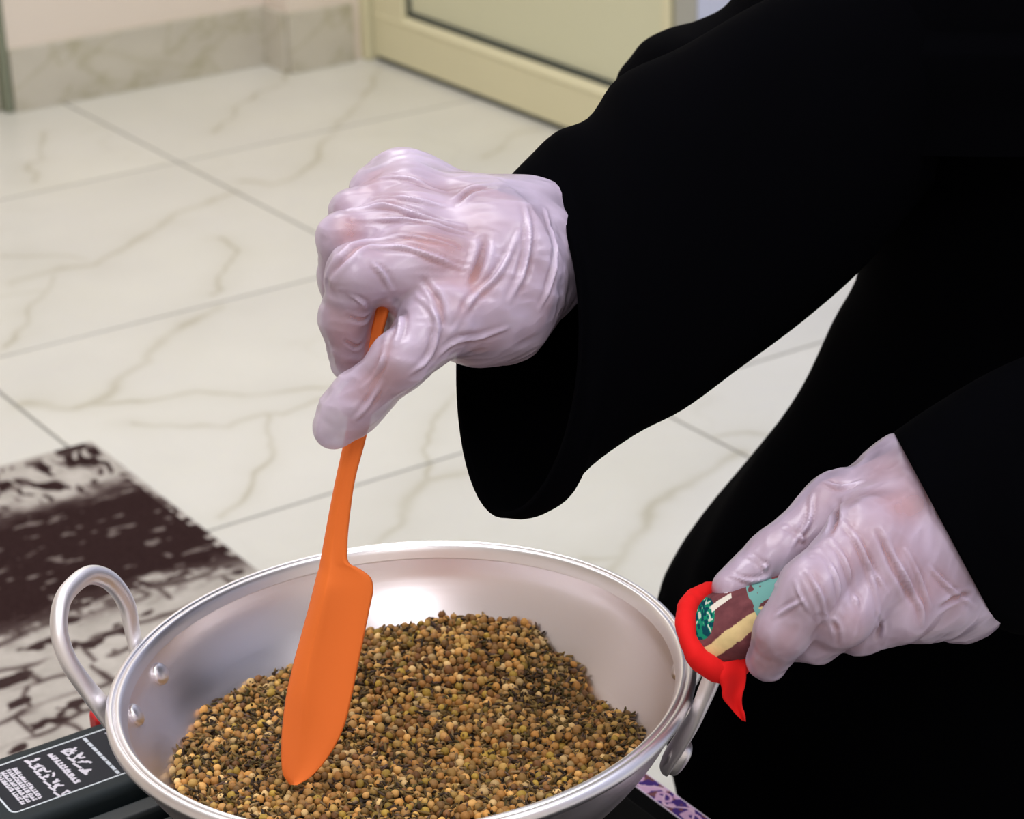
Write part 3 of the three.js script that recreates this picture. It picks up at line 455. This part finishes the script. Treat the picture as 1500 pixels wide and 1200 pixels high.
const LH = (() => {
  const w = { i: [1385, 735, 1.215, 0.024], m: [1395, 775, 1.21, 0.026], r: [1405, 820, 1.213, 0.025], p: [1418, 855, 1.22, 0.023] };
  const k1 = [1268, 788, 1.168, 0.0165], k2 = [1298, 832, 1.168, 0.0165], k3 = [1335, 866, 1.178, 0.016], k4 = [1375, 882, 1.193, 0.015], p1 = [1186, 862, 1.142, 0.0148], p2 = [1232, 905, 1.150, 0.0145], p3 = [1318, 899, 1.170, 0.014], p4 = [1345, 900, 1.188, 0.0125];
  const fingers = [
    [w.i, k1], [w.m, k2], [w.r, k3], [w.p, k4],
    [k1, p1], [p1, [1146, 925, 1.148, 0.0128]], [[1146, 925, 1.148, 0.0128], [1124, 968, 1.162, 0.0098]],
    [k2, p2], [p2, [1196, 932, 1.166, 0.0125]], [[1196, 932, 1.166, 0.0125], [1160, 938, 1.184, 0.0105]],
    [k3, p3], [p3, [1262, 920, 1.176, 0.0125]], [[1262, 920, 1.176, 0.0125], [1215, 925, 1.19, 0.0105]],
    [k4, p4], [p4, [1300, 905, 1.198, 0.011]], [[1300, 905, 1.198, 0.011], [1265, 905, 1.204, 0.0095]],
    [[1345, 705, 1.225, 0.023], [1222, 738, 1.212, 0.0135]], [[1222, 738, 1.212, 0.0135], [1136, 812, 1.20, 0.0132]], [[1136, 812, 1.20, 0.0132], [1072, 861, 1.193, 0.0102]],
    [[1340, 735, 1.212, 0.024], [1272, 768, 1.19, 0.0145]], [[1430, 775, 1.235, 0.030], [1350, 800, 1.203, 0.028]],
  ];
  const extra = [[[1385, 790, 1.226, 0.036], [1360, 790, 1.212, 0.035]], [[1325, 690, 1.225, 0.016], [1385, 730, 1.235, 0.022]], [[1408, 892, 1.214, 0.0155], [1385, 880, 1.21, 0.016]]];
  return { fingers: toBones(fingers), digits: toBones([...fingers.slice(4, 16), ...fingers.slice(17, 19)]), palm: toBones([...fingers.slice(0, 4), fingers[16], ...fingers.slice(19), ...extra]) };
})();
// folds pressed into a glove: [strength in mm, width in mm, x0, y0, x1, y1, ...]
function sculpt(g, folds, tight, size, amount, along) {
  const P = g.attributes.position, N = g.attributes.normal, n = P.count, px = new Float32Array(n * 2), facing = new Uint8Array(n), v = V();
  for (let i = 0; i < n; i++) { v.fromBufferAttribute(P, i).sub(EYE); const d = -v.dot(BACK); px[i * 2] = 750 + FOCAL * v.dot(RIGHT) / d; px[i * 2 + 1] = 600 - FOCAL * v.dot(UP) / d; facing[i] = N.getX(i) * BACK.x + N.getY(i) * BACK.y + N.getZ(i) * BACK.z > 0.1 ? 1 : 0; }
  const find = (x, y) => { let best = 1e9, hit = null, near = 9; for (let i = 0; i < n; i++) if (facing[i]) { const d = (px[i * 2] - x) ** 2 + (px[i * 2 + 1] - y) ** 2; v.fromBufferAttribute(P, i); const z = -v.clone().sub(EYE).dot(BACK); const score = d + z * 400; if (d < 200 && score < best) { best = score; hit = v.clone(); } else if (!hit && d < near) near = d; } return hit; };
  const lines = [];
  for (let [a, w, ...l] of folds) {
    w *= 0.8; a *= 1.75; const pts = []; for (let i = 0; i < l.length; i += 2) { const p = find(l[i], l[i + 1]); if (p) pts.push(p); }
    if (pts.length > 1) lines.push([a * 0.001, w * 0.001, new THREE.CatmullRomCurve3(pts).getPoints(pts.length * 22)]);
  }
  const spots = tight.map(([x, y, r, k]) => [find(x, y), r * 0.001, k]).filter((q) => q[0]), film = new Float32Array(n * 4);
  const move = new Float32Array(n);
  for (let i = 0; i < n; i++) {
    v.fromBufferAttribute(P, i); let m = 0;
    for (const [a, w, pts] of lines) {
      let d = 1e9, kk = 0; for (let k = 0; k < pts.length; k++) { const e = v.distanceToSquared(pts[k]); if (e < d) { d = e; kk = k; } }
      if (d < w * w * 12) { const t = kk / (pts.length - 1), taper = Math.sin(Math.PI * clamp(t * 0.9 + 0.05, 0, 1)); d = Math.sqrt(d); m += a * taper * (Math.exp(-d * d / (w * w)) - 0.45 * Math.exp(-Math.pow((d - 1.9 * w) / w, 2))); }
    }
    const s = v.dot(along), r = v.clone().addScaledVector(along, -s * 0.72).multiplyScalar(1 / size);
    const a = noise3(r.x + 5, r.y + 3, r.z + 8), b = noise3(r.x * 2.2 + 15, r.y * 2.2 + 13, r.z * 2.2 + 18);
    m += ((1 - Math.abs(a * 2 - 1)) - 0.5) * amount + ((1 - Math.abs(b * 2 - 1)) - 0.5) * amount * 0.45;
    move[i] = m = Math.max(m, -0.0012);
    let o = 0.61 + clamp(m * 190, -0.22, 0.28) + (noise3(v.x * 70, v.y * 70, v.z * 70) - 0.5) * 0.3;   // the film is hazier in its folds, clearer where it lies on the skin
    for (const [p, r, k] of spots) o -= k * Math.exp(-v.distanceToSquared(p) / (r * r));
    film.set([1, 1, 1, clamp(o, 0.12, 0.95)], i * 4);
  }
  for (let i = 0; i < n; i++) P.setXYZ(i, P.getX(i) + N.getX(i) * move[i], P.getY(i) + N.getY(i) * move[i], P.getZ(i) + N.getZ(i) * move[i]);
  g.setAttribute('color', new THREE.BufferAttribute(film, 4)); g.computeVertexNormals(); return g;
}
{
  const base = V(1.05, 0, -1.02), t = thing('person', 'person in black robe and clear gloves, stirring the seeds and holding the pan handle', 'person', base.toArray());
  const here = (g) => g.translate(-base.x, -base.y, -base.z);
  // body: one surface for trunk, head, legs and arms, with the hands on finer grids of their own
  const hip = V(1.155, 0.24, -0.895), chest = V(1.155, 0.58, -0.93), neck = V(1.085, 0.84, -1.01), head = V(1.072, 0.955, -1.0), rs = at(1400, 50, 1.415), ls = at(1660, 170, 1.46), re = at(1270, 165, 1.37), le = at(1722, 440, 1.435), lf = at(1700, 610, 1.39), lw = at(1510, 740, 1.285);
  const trunk = [[hip, chest, 0.10, 0.08], [chest, neck, 0.075, 0.045], [neck, head, 0.045, 0.055], [head.clone().add(V(0, 0.02, 0)), head.clone().add(V(0.012, 0.04, 0.0)), 0.082, 0.08], [head.clone().add(V(-0.045, -0.03, 0.04)), head.clone().add(V(-0.03, -0.055, 0.03)), 0.040, 0.036], [head.clone().add(V(-0.066, 0.0, 0.06)), head.clone().add(V(-0.06, 0.028, 0.054)), 0.013, 0.008],
    [rs, ls, 0.045, 0.045], [rs, re, 0.042, 0.038], [re, at(815, 374, 1.222), 0.038, 0.027], [ls, le, 0.032, 0.024], [le, lf, 0.022, 0.021], [lf, lw, 0.021, 0.020], [lw, at(1425, 785, 1.235), 0.020, 0.022],
    [hip, V(1.02, 0.14, -0.99), 0.085, 0.065], [hip, V(1.20, 0.14, -0.83), 0.085, 0.065], [V(1.02, 0.14, -0.99), V(1.20, 0.075, -0.93), 0.055, 0.045], [V(1.20, 0.14, -0.83), V(1.32, 0.075, -0.80), 0.055, 0.045]];
  const [lo, hi] = boneBox(trunk, 0.03);
  const bodyG = [surfaceNets(boneField(trunk, 0.035), lo, hi, 0.013)];
  for (const h of [RH, LH]) { const [a, b] = boneBox(h.fingers, 0.008); bodyG.push(surfaceNets(boneField(h.fingers, 0.006, -0.0012), a, b, 0.003)); }
  obj('body', here(mergeGeometries(bodyG)), mat(new THREE.Color(0.56, 0.275, 0.25), 0.55, { specularIntensity: 0.5 }), t);
  const gloveMat = mat(new THREE.Color(0.635, 0.525, 0.685), 0.30, { transparent: true, opacity: 1, vertexColors: true, specularIntensity: 1, clearcoat: 0.35, clearcoatRoughness: 0.25, side: THREE.DoubleSide });
  const glove = (h, folds, tight, along, size, amt) => { const [a, b] = boneBox([...h.palm, ...h.digits], 0.012), f1 = boneField(h.palm, 0.018, 0.0008), f2 = boneField(h.digits, 0.0045, 0.0008), f = (x, y, z) => { const p = f1(x, y, z), q = f2(x, y, z), e = Math.max(0.012 - Math.abs(p - q), 0) / 0.012; return Math.min(p, q) - e * e * 0.003; }; return here(sculpt(surfaceNets(f, a, b, 0.0012), folds, tight, size, amt, along)); };
  const rF = [
    [1.3, 1.6, 508, 306, 560, 302, 620, 318, 680, 332], [1.1, 1.4, 520, 322, 580, 322, 640, 330, 690, 345], [1.0, 1.4, 545, 290, 600, 292, 660, 305], [1.2, 1.5, 545, 360, 590, 362, 640, 378, 690, 398], [0.9, 1.2, 560, 345, 620, 350, 670, 362], [-1.6, 2.2, 480, 415, 505, 380, 540, 356, 600, 350],
    [1.4, 1.8, 570, 440, 588, 470, 580, 505], [1.2, 1.6, 610, 430, 640, 470, 630, 520, 600, 550], [1.2, 1.7, 660, 490, 690, 440, 730, 400, 760, 340], [-1.8, 2.6, 690, 420, 705, 380, 710, 350], [1.3, 1.8, 770, 300, 775, 350, 765, 400, 745, 440], [1.2, 1.6, 800, 310, 812, 360, 808, 410, 790, 450], [1.2, 1.6, 640, 520, 670, 500, 700, 495, 740, 480], [1.0, 1.5, 560, 560, 540, 590, 520, 615], [1.0, 1.4, 555, 260, 600, 262, 650, 280], [-1.4, 2.0, 668, 300, 690, 280, 720, 275], [1.0, 1.4, 545, 385, 560, 400, 575, 425], [1.2, 1.6, 570, 490, 560, 530, 530, 570], [-1.3, 2, 620, 410, 640, 440, 650, 480], [1.0, 1.3, 512, 430, 530, 440, 535, 452], [-1.2, 1.4, 508, 462, 530, 468, 540, 465], [-1.2, 1.4, 506, 500, 522, 508, 530, 505],
  ];
  const lF = [
    [1.3, 1.6, 1235, 765, 1262, 800, 1278, 850, 1285, 905], [1.1, 1.4, 1215, 790, 1240, 825, 1255, 880, 1250, 930], [1.0, 1.3, 1200, 805, 1225, 845, 1235, 900], [-1.4, 2.0, 1285, 780, 1310, 830, 1335, 880], [1.3, 1.7, 1300, 800, 1325, 845, 1350, 890, 1352, 915], [1.0, 1.4, 1325, 805, 1350, 850, 1362, 890], [1.0, 1.4, 1180, 835, 1200, 870, 1210, 910], [0.9, 1.2, 1165, 850, 1175, 880, 1200, 915], [1.1, 1.5, 1205, 705, 1235, 715, 1262, 705], [-1.6, 2.4, 1228, 735, 1225, 760, 1215, 785], [1.0, 1.4, 1150, 770, 1175, 790, 1190, 815], [1.0, 1.4, 1095, 815, 1120, 830, 1135, 860], [0.9, 1.2, 1070, 845, 1100, 850, 1130, 845], [1.0, 1.4, 1160, 800, 1185, 765, 1190, 725], [0.9, 1.3, 1340, 675, 1360, 720, 1370, 760], [0.9, 1.4, 1360, 830, 1390, 860, 1430, 890], [-1.3, 1.8, 1375, 890, 1395, 880, 1420, 870], [1.0, 1.3, 1135, 905, 1155, 890, 1175, 880], [-1.1, 1.5, 1200, 900, 1225, 920, 1230, 945], [-1.2, 1.6, 1284, 900, 1288, 920, 1285, 935], [0.9, 1.2, 1250, 790, 1275, 830, 1300, 870],
  ];
  const rg = glove(RH, rF, [[513, 338, 9, 0.5], [650, 350, 16, 0.16], [715, 500, 14, 0.2], [500, 500, 12, 0.25], [690, 395, 12, 0.2], [545, 580, 10, 0.15]], V(0.7, -0.1, 0.45).normalize(), 0.011, 0.0014), lg = glove(LH, lF, [[1330, 735, 22, 0.28], [1410, 850, 18, 0.28], [1125, 975, 10, 0.25], [1100, 870, 10, 0.15], [1180, 800, 8, 0.12]], V(-0.5, -0.6, 0.2).normalize(), 0.011, 0.0011);
  obj('glove', rg, gloveMat, t); obj('glove', lg, gloveMat, t);

  // robe: sections (photo row, left outline, distance, half width, half depth)
  const NR = 56, row = (y, xl, d, hw, hd) => { const c = at(xl, y, d).addScaledVector(RIGHT, hw), f = V(BACK.x, 0.12, BACK.z).normalize(), ring = []; for (let j = 0; j < NR; j++) { const a = j / NR * Math.PI * 2, k = 1 + 0.02 * Math.sin(a * 9 + y * 0.01) * sstep(y, 300, 900); ring.push(c.clone().addScaledVector(RIGHT, Math.cos(a) * hw * k).addScaledVector(f, Math.sin(a) * hd * k)); } return ring; };
  const robe = [[-330, 1290, 1.42, 0.07, 0.06], [-230, 1235, 1.43, 0.14, 0.09], [-120, 1190, 1.44, 0.20, 0.11], [60, 1180, 1.47, 0.22, 0.125], [250, 1225, 1.49, 0.22, 0.13], [395, 1262, 1.51, 0.22, 0.14], [480, 1222, 1.52, 0.24, 0.14], [580, 1170, 1.53, 0.27, 0.14], [670, 1100, 1.545, 0.30, 0.14], [775, 1021, 1.56, 0.33, 0.14], [840, 985, 1.575, 0.34, 0.14], [890, 967, 1.59, 0.35, 0.14], [980, 972, 1.60, 0.35, 0.14], [1090, 990, 1.62, 0.35, 0.14], [1180, 1004, 1.64, 0.35, 0.14], [1330, 1020, 1.66, 0.35, 0.13], [1372, 1028, 1.67, 0.34, 0.13]].map((r) => row(...r));
  const oval = (cx, cy, d, ux, uy, ud, sx, sy, sd, sx2, sy2, sd2) => {   // centre, half axis along the outline, half axis towards the viewer, and away
    const c = at(cx, cy, d), u = at(cx + ux, cy + uy, d + ud).sub(c), s = at(cx + sx, cy + sy, d + sd).sub(c), s2 = sx2 === undefined ? s.clone().negate() : at(cx + sx2, cy + sy2, d + sd2).sub(c), ring = [];
    for (let j = 0; j < NR; j++) { const a = j / NR * Math.PI * 2, q = Math.sin(a); ring.push(c.clone().addScaledVector(u, Math.cos(a)).addScaledVector(q > 0 ? s : s2, Math.abs(q))); } return ring;
  };
  const hollow = (keys, per) => { // an open sleeve with an inside: the outer skin turned in at the cuff
    const outer = smoothRings(keys, per), inner = outer.slice(0, Math.ceil(outer.length * 0.45)).map((r) => { const c = V(0, 0, 0); r.forEach((p) => c.add(p)); c.divideScalar(r.length); return r.map((p) => { const d = c.clone().sub(p), l = d.length(); return p.clone().addScaledVector(d, 0.003 / l); }); });
    return skin([...inner.reverse(), ...outer]);
  };
  const rightSleeve = hollow([
    oval(745, 506, 1.205, 2, -244, 0.02, 108, -24, -0.045, -77, 30, 0.05), oval(775, 490, 1.212, 6, -262, 0.02, 88, -10, -0.048, -70, 10, 0.06), oval(815, 461, 1.222, 0, -268, 0.02, 64, 0, -0.058, -40, 0, 0.07), oval(852, 432, 1.232, 8, -258, 0.02, 48, 0, -0.066, -20, 0, 0.075), oval(915, 372, 1.252, -10, -258, 0.02, 24, 0, -0.076, 0, 0, 0.08),
    oval(1000, 330, 1.275, 0, -262, 0.02, 0, 0, -0.085, 0, 0, 0.085), oval(1090, 272, 1.305, 10, -262, 0.02, 0, 0, -0.085, 0, 0, 0.085), oval(1190, 212, 1.34, 10, -248, 0.02, 0, 0, -0.085, 0, 0, 0.085), oval(1290, 140, 1.375, 20, -240, 0.02, 0, 0, -0.085, 0, 0, 0.085), oval(1400, 40, 1.41, 30, -220, 0.02, 0, 0, -0.085, 0, 0, 0.085),
  ], 5);
  const leftSleeve = hollow([
    oval(1386, 777, 1.232, -77, -144, 0.0, 0, 0, -0.07), oval(1425, 765, 1.24, -68, -165, 0.0, 0, 0, -0.07), oval(1500, 735, 1.262, -50, -190, 0.0, 0, 0, -0.078), oval(1610, 685, 1.33, -40, -190, 0, 0, 0, -0.072), oval(1720, 600, 1.38, -125, -115, 0, 0, 0, -0.078), oval(1725, 420, 1.43, -165, -25, 0, 0, 0, -0.08), oval(1680, 200, 1.46, -160, -30, 0, 0, 0, -0.08), oval(1600, 0, 1.46, -120, -90, 0, 0, 0, -0.075),
  ], 5);
  // tight inner cuff of the right arm, seen past the glove
  const inner = skin(smoothRings([oval(806, 376, 1.216, 0, -84, 0, 0, 0, -0.0305), oval(850, 362, 1.23, 0, -88, 0, 0, 0, -0.031), oval(1000, 310, 1.29, 0, -100, 0, 0, 0, -0.035)], 4));
  const cloth = mat(new THREE.Color(0.0008, 0.0008, 0.0014), 0.95, { specularIntensity: 0.04 });
  obj('robe', here(mergeGeometries([skin(smoothRings(robe, 4)), rightSleeve, leftSleeve, inner])), cloth, t);
  // headscarf: over the head and down across the shoulder
  const scarf = [[190, 925, 1.415, 0.22, 0.10], [115, 903, 1.415, 0.25, 0.11], [88, 921, 1.415, 0.25, 0.115], [64, 941, 1.415, 0.245, 0.118], [48, 972, 1.415, 0.235, 0.12], [40, 1005, 1.415, 0.22, 0.12], [18, 1054, 1.415, 0.21, 0.12], [0, 1073, 1.413, 0.205, 0.12], [-80, 1130, 1.41, 0.185, 0.12], [-180, 1190, 1.40, 0.16, 0.115], [-330, 1240, 1.385, 0.125, 0.105], [-450, 1245, 1.37, 0.115, 0.105], [-600, 1250, 1.36, 0.108, 0.105], [-720, 1290, 1.355, 0.085, 0.085], [-770, 1370, 1.355, 0.045, 0.045]].map((r) => row(...r));
  obj('headscarf', here(skin(smoothRings(scarf, 4))), cloth, t);
}

// ------------------------------------------------------------------ cloth round the right handle
{
  const base = at(1060, 930, 1.18), t = thing('cloth', 'patterned maroon cloth with a red hem wrapped round the pan handle in the gloved hand', 'cloth', base.toArray()), here = (g) => g.translate(-base.x, -base.y, -base.z);
  const ringAt = (cx, cy, d, ux, uy, ud, sx, sy, sd, n = 40) => { const c = at(cx, cy, d), u = at(cx + ux, cy + uy, d + ud).sub(c), s = at(cx + sx, cy + sy, d + sd).sub(c), ring = []; for (let j = 0; j < n; j++) { const a = j / n * Math.PI * 2; ring.push(c.clone().addScaledVector(u, Math.cos(a)).addScaledVector(s, Math.sin(a))); } return ring; };
  const keys = [ringAt(1056, 926, 1.187, 30, 50, -0.006, -36, 22, -0.022), ringAt(1078, 915, 1.187, 28, 50, -0.006, -22, 14, -0.024), ringAt(1110, 900, 1.188, 24, 44, -0.004, -10, 6, -0.022), ringAt(1145, 880, 1.19, 18, 36, -0.004, -4, 3, -0.019), ringAt(1185, 855, 1.195, 14, 28, -0.002, 0, 0, -0.016)];
  const print = dataTexture(256, 256, (i, j) => {
    const u = i / 256, v = j / 256;    // u from the hem into the hand, v round the wrap (0 at the lower edge, 0.25 facing, 0.5 at the upper edge)
    const n = fbm(u * 14, v * 30, 4), wv = (fbm(u * 8, v * 8, 3) - 0.5) * 0.05;
    let c = [92 + n * 40, 52 + n * 26, 56 + n * 26];
    if (Math.abs(v - (0.20 + u * 0.06) + wv * 0.4) < 0.030 + u * 0.012 && u < 0.62) c = [206 + n * 30, 184 + n * 24, 132 + n * 20];
    if (Math.hypot((u - 0.10) / 0.16, (v - 0.365) / 0.10) < 1 + wv * 4) { const k = vnoise(i * 0.22, j * 0.22); c = k > 0.72 ? [190, 205, 190] : k > 0.42 ? [24, 130, 100] : [10, 66, 78]; }
    if (Math.abs(v - 0.375 - (u - 0.3) * 0.2) < 0.018 && u > 0.24 && u < 0.42) c = [226, 218, 205];
    if (u > 0.55 && vnoise(i * 0.1, j * 0.1) > 0.35) c = [112, 164, 158];
    return c;
  });
  obj('wrap', here(skin(smoothRings(keys, 8))), mat(0xffffff, 0.9, { map: print, specularIntensity: 0.2, sheen: 0.1 }), t);
  const red = mat(new THREE.Color(0.80, 0.012, 0.012), 0.75, { specularIntensity: 0.3, sheen: 0.2, sheenColor: new THREE.Color(1, 0.2, 0.2) });
  const hemRing = ringAt(1052, 927, 1.187, 31, 53, -0.006, -38, 24, -0.024, 20);
  const hemG = tube(hemRing, 0.0056, { seg: 140, rad: 16, closed: true }), hp = hemG.attributes.position, hn = hemG.attributes.normal;
  for (let i = 0; i < hp.count; i++) { const x = hp.getX(i), y = hp.getY(i), z = hp.getZ(i), m = (noise3(x * 70, y * 70, z * 70) - 0.5) * 0.0035 + (noise3(x * 260, y * 260, z * 260) - 0.5) * 0.0009; hp.setXYZ(i, x + hn.getX(i) * m, y + hn.getY(i) * m, z + hn.getZ(i) * m); }
  hemG.computeVertexNormals();
  tag(obj('hem', here(hemG), red, t), 'red hem');
  const flap = [[1040, 972, 1095, 964, 1.166], [1048, 988, 1094, 984, 1.164], [1056, 1005, 1092, 1003, 1.165], [1058, 1022, 1087, 1020, 1.166], [1068, 1035, 1087, 1034, 1.168], [1078, 1047, 1091, 1046, 1.169], [1087, 1056, 1092, 1056, 1.170]].map(([a, b, c, e, d], i) => { const l = at(a, b, d), r = at(c, e, d + 0.003), ring = []; for (let j = 0; j < 20; j++) { const w = j / 20 * Math.PI * 2, u = 0.5 - Math.cos(w) * 0.5; ring.push(l.clone().lerp(r, u).addScaledVector(BACK, Math.sin(w) * 0.0022 + Math.sin(u * 5 + i * 0.6) * 0.0022)); } return ring; });
  tag(obj('corner_tail', here(skin(smoothRings(flap, 5))), red, t), 'red hanging corner');
}

renderer.render(scene, camera);
